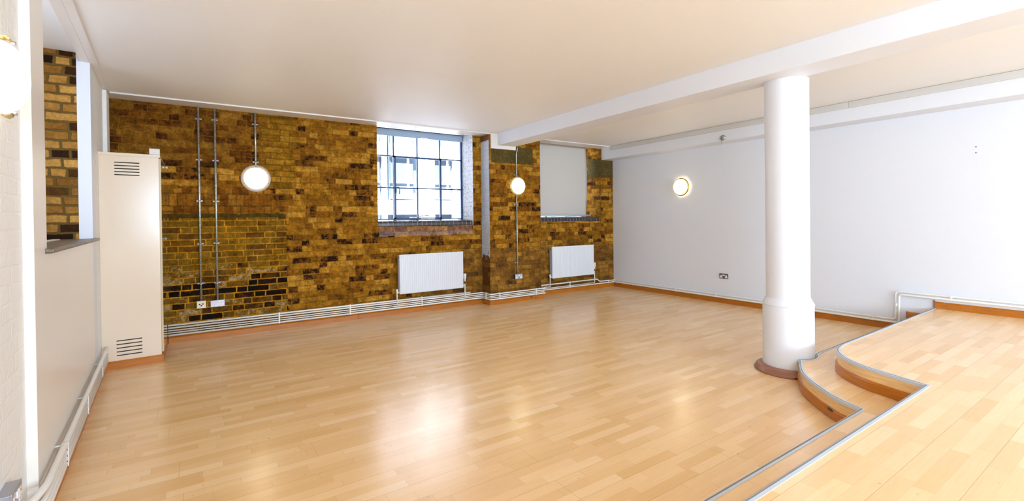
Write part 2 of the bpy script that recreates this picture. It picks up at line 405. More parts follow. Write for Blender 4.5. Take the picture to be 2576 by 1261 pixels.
    def sweep(s, prof, path, m=None, smooth=False):
        """prof: closed loop of (a, b), a = offset to the LEFT of travel, b = height."""
        P = [Vector((p[0], p[1])) for p in path]; idx = s.mi(m); rings = []
        for i, p in enumerate(P):
            d0 = (p-P[i-1]).normalized() if i > 0 else None
            d1 = (P[i+1]-p).normalized() if i < len(P)-1 else None
            n0 = Vector((-d0.y, d0.x)) if d0 else None; n1 = Vector((-d1.y, d1.x)) if d1 else None
            if n0 is None: n = n1
            elif n1 is None: n = n0
            else:
                n = (n0+n1).normalized(); n = n/max(.35, n.dot(n0))
            rings.append([s.bm.verts.new((p.x+n.x*a, p.y+n.y*a, b)) for a, b in prof])
        k = len(prof)
        for A, B in zip(rings, rings[1:]):
            for i in range(k):
                f = s.bm.faces.new((A[i], B[i], B[(i+1) % k], A[(i+1) % k])); f.material_index = idx; f.smooth = smooth
        s.bm.faces.new(rings[0]).material_index = idx; s.bm.faces.new(rings[-1][::-1]).material_index = idx
    def obj(s, name, m=None, parent=None, **tags):
        bmesh.ops.recalc_face_normals(s.bm, faces=s.bm.faces[:])
        me = bpy.data.meshes.new(name); s.bm.to_mesh(me); s.bm.free()
        if m is not None and not s.mats: me.materials.append(m)
        elif m is not None:
            me.materials.append(m)
            for q in s.mats:
                if q is not m: me.materials.append(q)
            mp = {i: (0 if q is m else 1+[w for w in s.mats if w is not m].index(q)) for i, q in enumerate(s.mats)}
            for p in me.polygons: p.material_index = mp.get(p.material_index, 0)
        else:
            for q in s.mats: me.materials.append(q)
        o = bpy.data.objects.new(name, me); COL.objects.link(o)
        if parent: o.parent = parent
        for k2, v in tags.items(): o[k2] = v
        return o

def thing(name, label, cat, loc=(0, 0, 0), rz=0.0, group=None):
    o = bpy.data.objects.new(name, None); COL.objects.link(o); o.empty_display_size = .05
    o.location = loc; o.rotation_euler = (0, 0, rz); o['label'] = label; o['category'] = cat
    if group: o['group'] = group
    return o
def copy_thing(o, loc, rz=None, label=None):
    def rec(a, par):
        c = a.copy(); COL.objects.link(c)
        if par: c.parent = par
        for ch in list(a.children): rec(ch, c)
        return c
    r = rec(o, None); r.location = loc
    if rz is not None: r.rotation_euler = (0, 0, rz)
    if label: r['label'] = label
    return r
ST = dict(kind='structure')

# ------------------------------------------------------------------ measured constants
D = 6.55; XR = 6.84; ZC = 2.745; ZT = 2.73; YR = -6.5
DV = Vector((-0.05674, 0.99839)); NV = Vector((DV.y, -DV.x))      # along the left wall, and out of it into the room
A0 = Vector((-0.642, 2.976)); LANG = math.atan2(DV.y, DV.x)
def LW(s, t): p = A0+DV*s+NV*t; return (p.x, p.y)                # left wall frame -> world

# ------------------------------------------------------------------ floor, ceiling
b = MB(); b.box(-2.2, 7.2, YR-.3, 7.1, -.12, 0, M['floor']); b.obj('floor', **ST)
b = MB(); b.prism([LW(-9.8, -.09), LW(3.7, -.03), (XR+.2, D+.02), (XR+.2, YR-.2)], ZC, 2.95, M['ceil']); b.obj('ceiling', **ST)

# ------------------------------------------------------------------ far brick wall with two window recesses and a pier
b = MB(); BR = M['brick']
W1a, W1b, W2a, W2b = 2.087, 3.645, 4.98, 6.50
b.box(-1.0, W1a, D, 7.1, 0, 2.95, BR)
b.box(W1a, W1b, D, 7.1, 0, 1.285, BR)
b.box(W1b, W2a, D, 7.1, 0, 2.95, BR, fm={'-x': M['wbrick']})
b.box(W2a, W2b, D, 7.1, 0, 1.31, BR)
b.box(W2b, XR+.2, D, 7.1, 0, 2.95, BR)
b.box(W1a, W1b, D, 7.1, 2.80, 2.95, M['trim'])
b.box(W2a, W2b, D, 7.1, 2.80, 2.95, M['trim'])
b.box(3.80, 4.822, 6.30, D, 0, ZC, BR, fm={'-x': M['wbrick_fade']})
b.obj('wall_far', **ST)
b = MB(); b.box(3.845, 4.665, 6.295, 6.31, 2.285, 2.56, None, bev=.003); b.obj('trim_1', M['conc'], **ST)
b = MB(); b.box(6.494, XR, D-.005, 6.90, 2.17, 2.53, None, bev=.003); b.obj('trim_2', M['conc'], **ST)

# ------------------------------------------------------------------ right wall
b = MB(); b.box(XR, XR+.2, YR-.2, D, 0, 2.95); b.obj('wall_right', M['white'], **ST)
b = MB(); b.box(6.53, XR, YR, D, 2.51, ZC, None, bev=.004); b.obj('trim_3', M['white'], **ST)      # boxed beam along the wall top

# ------------------------------------------------------------------ unseen rear wall, its three openings sized and set back for even fill light
b = MB(); opens = [(-.1, 1.9), (2.4, 4.4), (4.8, 6.7)]; xs = -2.0
for a, c in opens: b.box(xs, a, YR-.3, YR, 0, 2.95); xs = c
b.box(xs, XR+.2, YR-.3, YR, 0, 2.95)
for a, c in opens: b.box(a, c, YR-.3, YR, 0, .95); b.box(a, c, YR-.3, YR, 2.55, 2.95)
b.obj('wall_rear', M['white'], **ST)
for i, (a, c) in enumerate(opens):
    b = MB()
    for x in (a, (a+c)/2-.02, c-.04): b.box(x, x+.04, YR-.2, YR-.15, .95, 2.55)
    for z in (.95, 1.75, 2.51): b.box(a, c, YR-.2, YR-.15, z, z+.04)
    w = b.obj('window_%d' % (i+3), M['frame2'], **ST)  # unseen window frame added in a fill-light opening
    b = MB(); b.box(a+.02, c-.02, YR-.178, YR-.174, .97, 2.53); b.obj('pane', M['glass'], w)

# ------------------------------------------------------------------ left wall (lined, with a deep window alcove)
def lbox(b, s0, s1, t0, t1, z0, z1, m=None, fm=None, bev=0.0):
    mt = Matrix.Translation((A0.x, A0.y, 0)) @ Matrix.Rotation(LANG, 4, 'Z')
    # local x = along wall, local -y = into the room
    b.box(s0, s1, -t1, -t0, z0, z1, m, fm, bev, mt)
b = MB(); PL = M['plaster']; WH = M['white']
lbox(b, 0, .29, -.16, 0, 0, ZC+.1, PL)                      # near jamb
lbox(b, .29, 2.23, -.16, 0, 0, 1.232, PL)                   # under the sill
lbox(b, 2.23, 2.45, -.085, 0, 0, ZC+.1, WH)                 # far lining post
lbox(b, .29, 2.23, -.06, 0, ZT, ZC+.1, M['trim'])           # head of the lining
lbox(b, 2.45, 3.75, -.12, 0, 0, ZC+.1, M['pbrick'])
lbox(b, 2.232, 2.5, -1.0, -.085, 0, 2.95, M['abrick'])
lbox(b, -.2, .10, -1.0, -.16, 0, 2.95, M['pbrick'])
PB = M['pbrick']; lbox(b, -4.4, 0, -.25, -.037, 0, ZC+.1, PB); lbox(b, -9.8, -6.6, -.25, -.037, 0, ZC+.1, PB)
lbox(b, -6.6, -4.4, -.25, -.037, 0, .95, PB); lbox(b, -6.6, -4.4, -.25, -.037, 2.5, ZC+.1, PB)        # near wall, painted brick, with an unseen opening added for side light
lbox(b, .1, 2.3, -1.0, -.8, 0, 1.3, WH); lbox(b, .1, .5, -1.0, -.8, 1.3, 2.95, WH)
lbox(b, 1.9, 2.3, -1.0, -.8, 1.3, 2.95, WH); lbox(b, .5, 1.9, -1.0, -.8, 2.6, 2.95, WH)
lbox(b, .0, 2.5, -1.0, -.06, 2.80, 2.95, M['ceil'])
b.obj('wall_left', **ST)
b = MB()
for s0 in (-6.6, -5.52, -4.44): lbox(b, s0, s0+.04, -.2, -.16, .95, 2.5)
for z0 in (.95, 1.7, 2.46): lbox(b, -6.6, -4.4, -.2, -.16, z0, z0+.04)
w = b.obj('window_7', M['frame2'], **ST)  # unseen window added behind the camera to bring in side light
b = MB(); lbox(b, -6.6, -4.4, -.182, -.178, .96, 2.49); b.obj('pane', M['glass'], w)
b = MB(); lbox(b, .5, 1.9, -.95, -.945, 1.3, 2.6); w = b.obj('window_6', M['glass'], **ST)
b = MB()
for s0 in (.5, 1.17, 1.86): lbox(b, s0, s0+.04, -.97, -.92, 1.3, 2.6)
for z0 in (1.3, 1.9, 2.56): lbox(b, .5, 1.9, -.97, -.92, z0, z0+.04)
b.obj('window_frame', M['frame2'], w)
b = MB(); lbox(b, .24, 2.37, -.82, .034, 1.228, 1.252, None, bev=.009); b.obj('trim_4', M['slate'], **ST)
b = MB(); lbox(b, .3, 1.95, -.20, -.165, 1.2525, 1.260); b.obj('trim_5', M['trim'], **ST)
b = MB(); lbox(b, 3.18, 3.46, 0, .035, 2.045, ZT-.002, None, bev=.006); b.obj('trim_6', M['pbrick'], **ST)

# ceiling edge panels (15 mm proud of the ceiling)
b = MB(); lbox(b, -9.3, 3.34, 0, .052, ZT, ZC+.02, None, bev=.003); b.obj('trim_7', M['trim'], **ST)
b = MB(); b.box(-.9, .86, 6.29, D+.01, ZT, ZC+.02); b.box(.862, 3.83, 6.29, D+.01, ZT, ZC+.02); b.obj('trim_8', M['trim'], **ST)
b = MB(); b.box(4.822, 6.53, 6.29, D+.01, ZT, ZC+.02); b.obj('trim_9', M['trim'], **ST)
# ceiling beam and its end board
b = MB(); b.box(3.95, 4.28, YR, 6.30, 2.557, ZC+.02, None, bev=.004); b.obj('ceiling_beam', M['white'], **ST)
b = MB(); b.box(3.83, 4.305, 6.272, 6.30, 2.503, ZC, None, bev=.003); b.obj('trim_10', M['trim'], **ST)
# cable trunking on the right boxing
b = MB(); ys = [6.287, 5.42, 2.36, -.6, -3.6, -6.45]
for y1, y0 in zip(ys, ys[1:]): b.box(6.512, 6.53, y0+.0015, y1-.0015, 2.668, 2.742)
b.box(6.53, 6.545, 6.26, 6.287, 2.668, 2.742)
b.obj('trim_11', M['trunk'], **ST)

# ------------------------------------------------------------------ baseboards
PR = [(0, 0), (.018, 0), (.018, .060), (.013, .068), (.008, .076), (0, .076)]
PRr = [(-a, z) for a, z in PR]
def base(name, path, left=True, z0=0.0):
    b = MB(); b.sweep([(a, z+z0) for a, z in (PR if left else PRr)], path, None); return b.obj(name, M['pine'], **ST)
base('baseboard_far', [(-.34, D), (1.78, D)], False)
base('baseboard_far.001', [(1.784, D), (3.80, D), (3.80, 6.30), (4.822, 6.30), (4.822, D-.001)], False)
base('baseboard_far.002', [(4.842, D), (XR, D)], False)
base('baseboard_right', [(XR, D-.018), (XR, 2.305)], False)
base('baseboard_right.001', [(XR, 2.302), (XR, 1.905)], False)
base('baseboard_right.002', [(XR, 1.90), (XR, 1.668)], False, .155)
base('baseboard_right.003', [(XR, 1.655), (XR, YR)], False, .31)
b = MB(); b.sweep([(-a*1.6, z) for a, z in PR], [LW(0, 0), LW(2.72, 0)]); b.obj('baseboard_left', M['pine'], **ST)
base('baseboard_left.001', [LW(-1.75, -.037), LW(-.001, -.037)], False)
b = MB(); b.prism([(XR-.019, 1.912), (XR, 1.912), (XR, 1.900), (XR-.019, 1.900)], .156, .235); b.prism([(XR-.019, 1.668), (XR, 1.668), (XR, 1.655), (XR-.019, 1.655)], .311, .40)
b.obj('baseboard_right.004', M['redwood'], **ST)

# ------------------------------------------------------------------ stepped platform
def catmull(P, n=8):
    P = [Vector(p) for p in P]; Q = [P[0]*2-P[1]]+P+[P[-1]*2-P[-2]]; o = []
    for a, b_, c, d in zip(Q, Q[1:], Q[2:], Q[3:]):
        for i in range(n):
            t = i/n; o.append(.5*((2*b_)+(-a+c)*t+(2*a-5*b_+4*c-d)*t*t+(-a+3*b_-3*c+d)*t**3))
    o.append(P[-1]); return [(p.x, p.y) for p in o]
CX, CY = 4.305, 2.035
XL = LW(-1.83, -.03)[0]
up_curve = catmull([(3.71, .945), (3.762, 1.105), (3.825, 1.29), (3.925, 1.443), (4.065, 1.555), (4.19, 1.608), (4.345, 1.636)])
XE = XR-.001
up_edge = [(LW(-2.035, -.012)[0], .945)]+up_curve+[(XE, 1.66)]
lo_curve = catmull([(3.405, 1.182), (3.49, 1.357), (3.655, 1.550), (3.825, 1.702), (4.045, 1.825), (4.135, 1.862)])
RN = .212
a0, a1 = math.atan2(1.862-CY, 4.135-CX), math.atan2(-.158, .14)
notch = [(CX+RN*math.cos(a0+(a1-a0)*i/12), CY+RN*math.sin(a0+(a1-a0)*i/12)) for i in range(13)]
XL2 = LW(-1.80, -.012)[0]
lo_edge = [(XL2, 1.182)]+lo_curve[:-1]+notch+[(4.53, 1.880), (XE, 1.90)]
plat = thing('stepped_platform', 'low two-level beech platform with curved corner steps and grey metal edging beside the column', 'platform', (3.4, 0, 0))
def loc(P, o=(3.4, 0)): return [(x-o[0], y-o[1]) for x, y in P]
b = MB(); REAR = [(XE, YR+.002), LW((YR-A0.y)/DV.y, -.012)]; REAR[1] = (REAR[1][0], YR+.002)
b.prism(loc(lo_edge+REAR), .001, .155, None, top=M['floor'], side=M['veneer']); b.mats = b.mats
b.obj('lower_step', None, plat)
b = MB(); b.prism(loc(up_edge+REAR), .1552, .31, None, top=M['floor'], side=M['veneer']); b.obj('upper_deck', None, plat)
def nosing(edge, z, lab):
    e = loc(edge)
    b = MB(); b.sweep([(-.022, z), (-.022, z+.0025), (-.001, z+.0027), (.003, z+.001), (.004, z-.003), (.004, z-.020), (0, z-.020), (0, z)], e); o = b.obj('metal_nosing', M['alu'], plat)
    b = MB(); b.sweep([(-.008, z+.0027), (-.008, z+.0036), (-.001, z+.0036), (-.001, z+.0027)], e); b.obj('insert_strip', M['rubber'], o)
nosing(up_edge, .31, 'upper'); nosing(lo_edge, .155, 'lower')
def trimcurve(edge, z0, name):
    b = MB(); b.sweep([(0, z0), (.013, z0), (.013, z0+.058), (.009, z0+.068), (0, z0+.070)], loc(edge), None, False); b.obj(name, M['pine'], plat)
trimcurve(up_edge[:-1]+[(6.80, 1.66)], .1562, 'riser_skirting'); trimcurve([(XL2, 1.182)]+lo_curve[:-3], .0015, 'riser_skirting')

# ------------------------------------------------------------------ column
col = thing('column', 'tall round white column with a wider base drum rising beside the curved steps', 'column', (CX, CY, 0))
b = MB(); b.lathe([(.1705, .62), (.170, 1.6), (.1725, 2.5562)], 64); b.obj('shaft', M['white'], col)
b = MB(); b.lathe([(.201, .06), (.199, .3), (.199, .585)], 64); b.obj('base_drum', M['white'], col)
b = MB(); b.lathe([(.199, .585), (.203, .589), (.203, .598), (.198, .602), (.198, .607), (.192, .618), (.184, .628), (.182, .640), (.176, .648), (.1705, .650)], 64); b.obj('collar', M['white'], col)
b = MB(); b.lathe([(.200, 0), (.268, .0), (.270, .012), (.262, .024), (.256, .028), (.254, .040), (.240, .050), (.226, .056), (.200, .058)], 56, a0=math.radians(-34), a1=math.radians(221)); b.obj('wood_base_ring', M['redwood'], col)
b = MB(); b.lathe([(0, 0), (.199, 0), (.2, .06)], 48); b.obj('base_core', M['white'], col)

# ------------------------------------------------------------------ window 1 (steel casement)
b = MB(); Y = 6.93
def bars(b, x0, x1, z0, z1, w=.012, d=.03): b.box(x0, x1, Y-d/2, Y+d/2, z0, z1)
vx = [2.459, 2.846, 3.238]; hz = [1.874, 2.364]
bars(b, 2.10, 2.125, 1.372, 2.79); bars(b, 3.615, 3.645, 1.372, 2.79); bars(b, 2.1, 3.645, 1.372, 1.395); bars(b, 2.1, 3.645, 2.765, 2.79)
for z in hz: bars(b, 2.1, 3.645, z-.009, z+.009)
for x in vx: bars(b, x-.010, x+.010, 1.39, 2.79)
win = b.obj('window_1', M['frame'], **ST)
b = MB()
b.box(2.452, 2.484, Y-.045, Y-.015, 1.396, 2.364); b.box(3.218, 3.248, Y-.045, Y-.015, 1.396, 2.364)
b.box(2.452, 3.248, Y-.045, Y-.015, 1.396, 1.414); b.box(2.452, 3.248, Y-.045, Y-.015, 2.340, 2.368)
b.obj('casement_frame', M['frame'], win)
b = MB(); b.box(2.1, 3.645, Y-.002, Y+.002, 1.38, 2.78); b.obj('pane', M['glass'], win)
b = MB(); b.box(2.462, 2.53, Y-.07, Y-.045, 1.862, 1.89, None, bev=.004); b.box(2.468, 2.484, Y-.07, Y-.045, 1.795, 1.88, None, bev=.004)
b.tube([(2.52, Y-.065, 1.876), (2.524, Y-.085, 1.86), (2.520, Y-.085, 1.775)], .007, 8); b.obj('window_handle', M['frame'], win)
b = MB(); b.box(2.69, 2.80, Y-.075, Y-.045, 1.408, 1.422); b.tube([(2.73, Y-.08, 1.422), (2.99, Y-.10, 1.446)], .006, 8); b.obj('casement_stay', M['steel'], win)
# sill of dark bullnose bricks
b = MB()
prof = [(D+.005, 1.287), (D-.004, 1.292), (D-.006, 1.33), (D+.004, 1.350), (D+.025, 1.362), (6.90, 1.385), (6.95, 1.385), (6.95, 1.287)]
def sill(b, x0, x1, prof):
    A = [b.bm.verts.new((x0, y, z)) for y, z in prof]; B = [b.bm.verts.new((x1, y, z)) for y, z in prof]; n = len(prof)
    for i in range(n): f = b.bm.faces.new((A[i], A[(i+1) % n], B[(i+1) % n], B[i]))
    b.bm.faces.new(A[::-1]); b.bm.faces.new(B)
sill(b, W1a, 3.62, prof); b.obj('window_sill', M['sill'], win)
# window 2 (behind its drawn blind)
b = MB()
for x in (4.99, 5.45, 5.95, 6.46): b.box(x, x+.03, 6.95, 6.99, 1.40, 2.79)
for z in (1.40, 1.87, 2.36, 2.76): b.box(4.99, 6.49, 6.95, 6.99, z, z+.025)
win2 = b.obj('window_2', M['frame2'], **ST)
b = MB(); b.box(4.99, 6.49, 6.968, 6.972, 1.42, 2.77); b.obj('pane', M['glass'], win2)
b = MB(); sill(b, W2a, 6.47, [(y, z+.028) for y, z in prof]); b.obj('window_sill', M['sill'], win2)

# ------------------------------------------------------------------ blinds
bl = thing('roller_blind', 'blue-grey roller blind rolled up at the head of the large steel window', 'blind', (2.87, 6.915, 2.78))
b = MB(); b.box(-.765, .765, -.035, -.012, -.112, -.008, None, bev=.004); b.obj('blind_roll', M['cass'], bl)
for q0 in (-.772, .766):
    b = MB(); b.box(q0, q0+.006, -.04, -.002, -.08, .018); b.obj('bracket', M['steel'], bl)
b = MB(); b.box(.02, .15, -.0375, -.0345, -.108, -.097); b.obj('bottom_bar_tag', M['wplast'], bl)
bl2 = thing('roller_blind', 'off-white roller blind pulled fully down in the window right of the brick pier', 'blind', (5.7, 6.82, 2.78))
b = MB(); nx, nz = 24, 30; g = []
for j in range(nz+1):
    v = j/nz; z = .0-1.352*v; row = []
    xr = .667+.045*math.sin(PI*min(1, v*1.08))**1.2-.0
    for i in range(nx+1):
        u = i/nx; x = -.70+(xr+.70)*u
        y = .012*math.sin(PI*v)*math.sin(PI*u)+.022*max(0, u-.9)*10*math.sin(PI*v)*.5+.008*math.sin(v*9+u*4)*(v**2)
        row.append(b.bm.verts.new((x, y, z)))
    g.append(row)
for j in range(nz):
    for i in range(nx): f = b.bm.faces.new((g[j][i], g[j][i+1], g[j+1][i+1], g[j+1][i])); f.smooth = True
fab = b.obj('blind_fabric', M['blind'], bl2); md = fab.modifiers.new('s', 'SOLIDIFY'); md.thickness = .0012
b = MB(); b.tube([(-.70, 0, -1.352), (.785, 0, -1.352)], .013, 14); b.obj('bottom_bar', M['wplast'], bl2)
b = MB(); b.tube([(-.70, .02, .0), (.76, .02, .0)], .018, 16); b.obj('roller_tube', M['wplast'], bl2)

# ------------------------------------------------------------------ radiators
def radiator(x0, w, z0, h, label):
    t = thing('radiator', label, 'radiator', (x0, D, z0), 0, 'panel radiators under the windows')
    yf = -.112
    b = MB(); n = max(8, int(w/.0333)); pw = (w-.03)/n; P = [(0, yf+.02), (.004, yf+.004), (.012, yf)]
    for i in range(n):
        a = .015+i*pw
        P += [(a+pw*.10, yf), (a+pw*.22, yf+.0045), (a+pw*.34, yf+.0045), (a+pw*.46, yf)]
    P += [(w-.012, yf), (w-.004, yf+.004), (w, yf+.02)]
    zs = [0, .012, .022, h-.030, h-.018, h]
    rows = []
    for zi, z in enumerate(zs):
        flat = zi in (0, 1, 4, 5)
        rows.append([b.bm.verts.new((x, (yf+(.006 if zi in (0, 5) else 0)) if (flat and yf-.001 < y < yf+.01) else y, z)) for x, y in P])
    for A, B in zip(rows, rows[1:]):
        for i in range(len(P)-1): b.bm.faces.new((A[i], A[i+1], B[i+1], B[i]))
    b.bm.faces.new(rows[0][::-1]); b.bm.faces.new(rows[-1])
    b.bm.faces.new([r_[0] for r_ in rows][::-1]+[]) if False else None
    b.obj('front_panel', M['rad'], t)
    b = MB(); b.box(.004, w-.004, -.045, -.030, .01, h-.02, None, bev=.004); b.obj('back_panel', M['rad'], t)
    for xx in (-.001, w-.011):
        b = MB(); b.box(xx, xx+.012, yf+.012, -.028, .008, h-.006, None, bev=.003); b.obj('side_cover', M['radside'], t)
    b = MB()
    for i in range(40): b.box(.02+i*(w-.04)/40, .02+i*(w-.04)/40+.008, yf+.020, -.044, h-.006, h-.002)
    b.box(.01, w-.01, yf+.018, yf+.024, h-.008, h-.001); b.obj('top_grille', M['rad'], t)
    for xx in (.12, w-.16):
        b = MB(); b.box(xx, xx+.03, -.031, -.0005, .06, h-.08); b.obj('wall_bracket', M['galv'], t)
    b = MB(); b.tube([(-.004, -.07, h-.04), (.004, -.07, h-.04)], .012, 12); b.obj('air_vent', M['dark'], t)
    b = MB(); zt = .155-z0; b.tube([(-.032, -.078, zt), (-.032, -.078, .045)], .008, 10); b.tube([(-.032, -.078, .022), (.006, -.078, .022)], .010, 10); v = b.obj('lockshield_valve', M['pipe'], t)
    b = MB(); b.tube([(-.032, -.078, .030), (-.032, -.078, .036), (-.032, -.078, .075)], .015, 14); b.obj('valve_cap', M['wplast'], v)
    b = MB(); b.tube([(w+.038, -.078, .133-z0), (w+.038, -.078, .06)], .009, 10); b.tube([(w-.006, -.078, .035), (w+.038, -.078, .035)], .011, 10); v = b.obj('thermostatic_valve', M['pipe'], t)
    b = MB(); b.lathe([(0, .05), (.013, .05), (.015, .085), (.024, .105), (.026, .155), (.022, .172), (0, .174)], 20, mtx=Matrix.Translation((w+.038, -.078, .045))); b.obj('valve_head', M['wplast'], v)
    return t
radiator(2.357, 1.038, .300, .572, 'white ribbed panel radiator below the open-view steel window, left of the brick pier')
radiator(5.182, 1.020, .297, .566, 'white ribbed panel radiator under the drawn blind, right of the brick pier')

# ------------------------------------------------------------------ heating pipes
def pipe(label, path, r, bend=.045, name='heating_pipe', group=None, mat='pipe', cat='pipe'):
    o = Vector(path[0]); b = MB(); b.tube([Vector(p)-o for p in path], r, 12, None, bend)
    ob = b.obj(name, M[mat]); ob.location = o; ob['label'] = label; ob['category'] = cat
    if group: ob['group'] = group
    return ob
GP = 'heating pipes along the brick wall'
PY, PP = 6.49, 6.24; cx = -.338
pipe('topmost white pipe along the brick wall, ending just right of the first radiator', [(cx, PY, .213), (3.537, PY, .207)], .0115, group=GP)
pipe('second white pipe from the top along the brick wall, rising again behind the second radiator', [(cx, PY, .183), (3.765, PY, .181), (3.765, PP, .181), (4.862, PP, .184), (4.862, 6.484, .188), (6.325, 6.484, .190), (6.375, 6.484, .142), (6.795, 6.484, .134), (6.795, 2.0, .130), (6.795, 2.0, .462), (6.795, YR+.02, .462)], .0105, .035, group=GP)
pipe('thin middle white pipe of the bundle along the brick wall skirting', [(cx, PY, .153), (3.765, PY, .151), (3.765, PP, .151), (4.848, PP, .152), (4.848, 6.468, .152), (5.15, 6.468, .152)], .008, .035, group=GP)
pipe('thin white pipe second from the bottom along the brick wall skirting', [(cx, PY, .128), (3.765, PY, .126), (3.765, PP, .126), (4.845, PP, .126), (4.845, 6.472, .128), (6.24, 6.472, .130)], .008, .035, group=GP)
pipe('lowest white pipe along the brick wall, running on around the corner under the white wall', [(cx, PY, .100), (3.765, PY, .098), (3.765, PP, .098), (4.866, PP, .100), (4.866, 6.496, .100), (6.782, 6.496, .098), (6.782, 1.966, .096), (6.782, 1.966, .430), (6.782, YR+.02, .430)], .0115, .035, group=GP)
GL = 'heating pipes along the left wall'
def L3(s, t, z): x, y = LW(s, t); return (x, y, z)
pipe('thick cream pipe along the left wall running into the vented cupboard', [L3(-1.78, -.012, .195), L3(-.32, -.012, .195), L3(-.10, .038, .195), L3(2.45, .038, .198), L3(2.715, .038, .215)], .0145, .10, group=GL)
for i, z in enumerate((.152, .121, .092)):
    pipe(['slim cream pipe directly below the thick one on the left wall', 'middle of the slim cream pipes low on the left wall', 'lowest slim cream pipe just above the left skirting board'][i],
         [L3(-1.78, -.018, z), L3(-.36+i*.01, -.018, z), L3(-.15+i*.01, .039+i*.001, z), L3(2.715, .039+i*.001, z)], .0105, .10, group=GL)
b = MB(); b.tube([(-.036, 0, 0), (.0, 0, 0)], .012, 12); b.tube([(.0, 0, 0), (.02, 0, 0)], .016, 6)
o = b.obj('pipe_fitting', M['brass']); o.location = (4.905, 6.462, .196); o['label'] = 'small brass pipe fitting at the right foot of the brick pier'; o['category'] = 'fitting'
# pipe clips
def clip(x, y, zs, ang, label, stalk=.055, r=.015, group='clips holding the heating pipes'):
    t = thing('pipe_clip', label, 'clip', (x, y, 0), ang, group)
    b = MB()
    for z in zs: b.lathe([(r, -.008), (r, .008), (r-.003, .008), (r-.003, -.008), (r, -.008)], 16, mtx=Matrix.Translation((0, 0, z)) @ Matrix.Rotation(PI/2, 4, 'Y'))
    b.box(-.007, .007, -r-.001, -r+.002, min(zs)-.012, max(zs)+.012)
    b.obj('clip_band', M['pipe'], t)
    for z in sorted({zs[0], zs[-1]}):
        b = MB(); b.tube([(0, r-.002, z), (0, stalk, z)], .005, 8); b.obj('stalk', M['pipe'], t)
ZD = (.213, .183, .153, .128, .100)
for x, tx in ((.79, 'below the double socket'), (1.665, 'at the skirting joint'), (2.71, 'under the first radiator')):
    clip(x, PY, ZD, 0, 'white clip over five pipes on the brick wall, %s' % tx)
clip(.2, PY, ZD, 0, 'white clip over five pipes on the brick wall, nearest the cupboard')if False else None
for x, tx in ((3.93, 'left front of the brick pier'), (4.66, 'right front of the brick pier')):
    clip(x, PP, ZD[1:], 0, 'white clip over four pipes at the %s' % tx, .058)
clip(3.765, 6.37, ZD[1:], PI/2*-1, 'white clip over four pipes on the left side of the brick pier', .033)
clip(5.62, 6.486, (.190, .130, .1), 0, 'white clip over three pipes under the second radiator', .06)
clip(6.62, 6.49, (.138, .100), 0, 'white clip over two pipes right of the second radiator', .057)
for y, tx in ((6.0, 'nearest the brick corner'), (5.05, 'below the wall lamp'), (4.3, 'below the chrome socket'), (3.35, 'just left of the column'), (2.22, 'just before the platform')):
    clip(6.788, y, (.132, .096), -PI/2, 'white clip over two pipes low on the white wall, %s' % tx, .052)
for y, tx in ((1.51, 'above the platform skirting'),):
    clip(6.788, y, (.462, .430), -PI/2, 'white clip over two raised pipes on the white wall, %s' % tx, .052)
clip(6.788, 1.984, (.30,), -PI/2, 'white clip on the upright pipe bend beside the platform edge', .052, .026)
for s_, tx in ((.40, 'nearest the camera'), (1.24, 'at the middle of the wall'), (2.18, 'nearest the cupboard')):
    x, y = LW(s_, .037); clip(x, y, (.195, .152, .121, .092), LANG, 'cream clip on the left wall pipes, %s' % tx, .037, .0155)

# ------------------------------------------------------------------ conduits on the brick
def conduit(label, x, y, z0, z1, saddles, r=.0115, path=None):
    t = thing('cable_conduit', label, 'conduit', (x, y, z0), 0, 'galvanised conduits on the brickwork')
    b = MB(); b.tube(path or [(0, -.024, 0), (0, -.024, z1-z0)], r, 14, None, .02); b.obj('steel_tube', M['galv'], t)
    for z in saddles:
        b = MB(); b.box(-.034, .034, -.008, .0, z-z0-.009, z-z0+.009, None, bev=.003)
        b.lathe([(r+.003, -.008), (r+.003, .008), (r, .008), (r, -.008), (r+.003, -.008)], 16, mtx=Matrix.Translation((0, -.024, z-z0)))
        for sx in (-.026, .026): b.lathe([(0, .014), (.006, .012), (.007, .006), (.007, 0)], 10, axis='y', mtx=Matrix.Translation((sx, -.002, z-z0)))
        b.obj('saddle_clip', M['steel'], t)
    return t
conduit('steel conduit dropping to the cream single socket, leftmost on the brick wall', -.024, D, .455, ZT, (2.593, 2.113, 1.628, 1.124, .658))
conduit('steel conduit dropping to the double socket, second on the brick wall', .138, D, .449, ZT, (2.597, 2.113, 1.625, 1.127, .653))
conduit('short steel conduit from ceiling to the large round lamp on the brick wall', .560, D, 2.075, ZT, (2.588, 2.119))
conduit('steel conduit bending under the beam down to the lamp on the brick pier', 4.31, 6.30, 2.06, 2.56, (2.10,), path=[(0, -.024, 0), (0, -.024, .40), (.022, -.024, .44), (.022, -.024, .497)])
conduit('steel conduit from the pier lamp down to its double socket', 4.31, 6.30, .462, 1.77, (1.609, 1.116, .649))

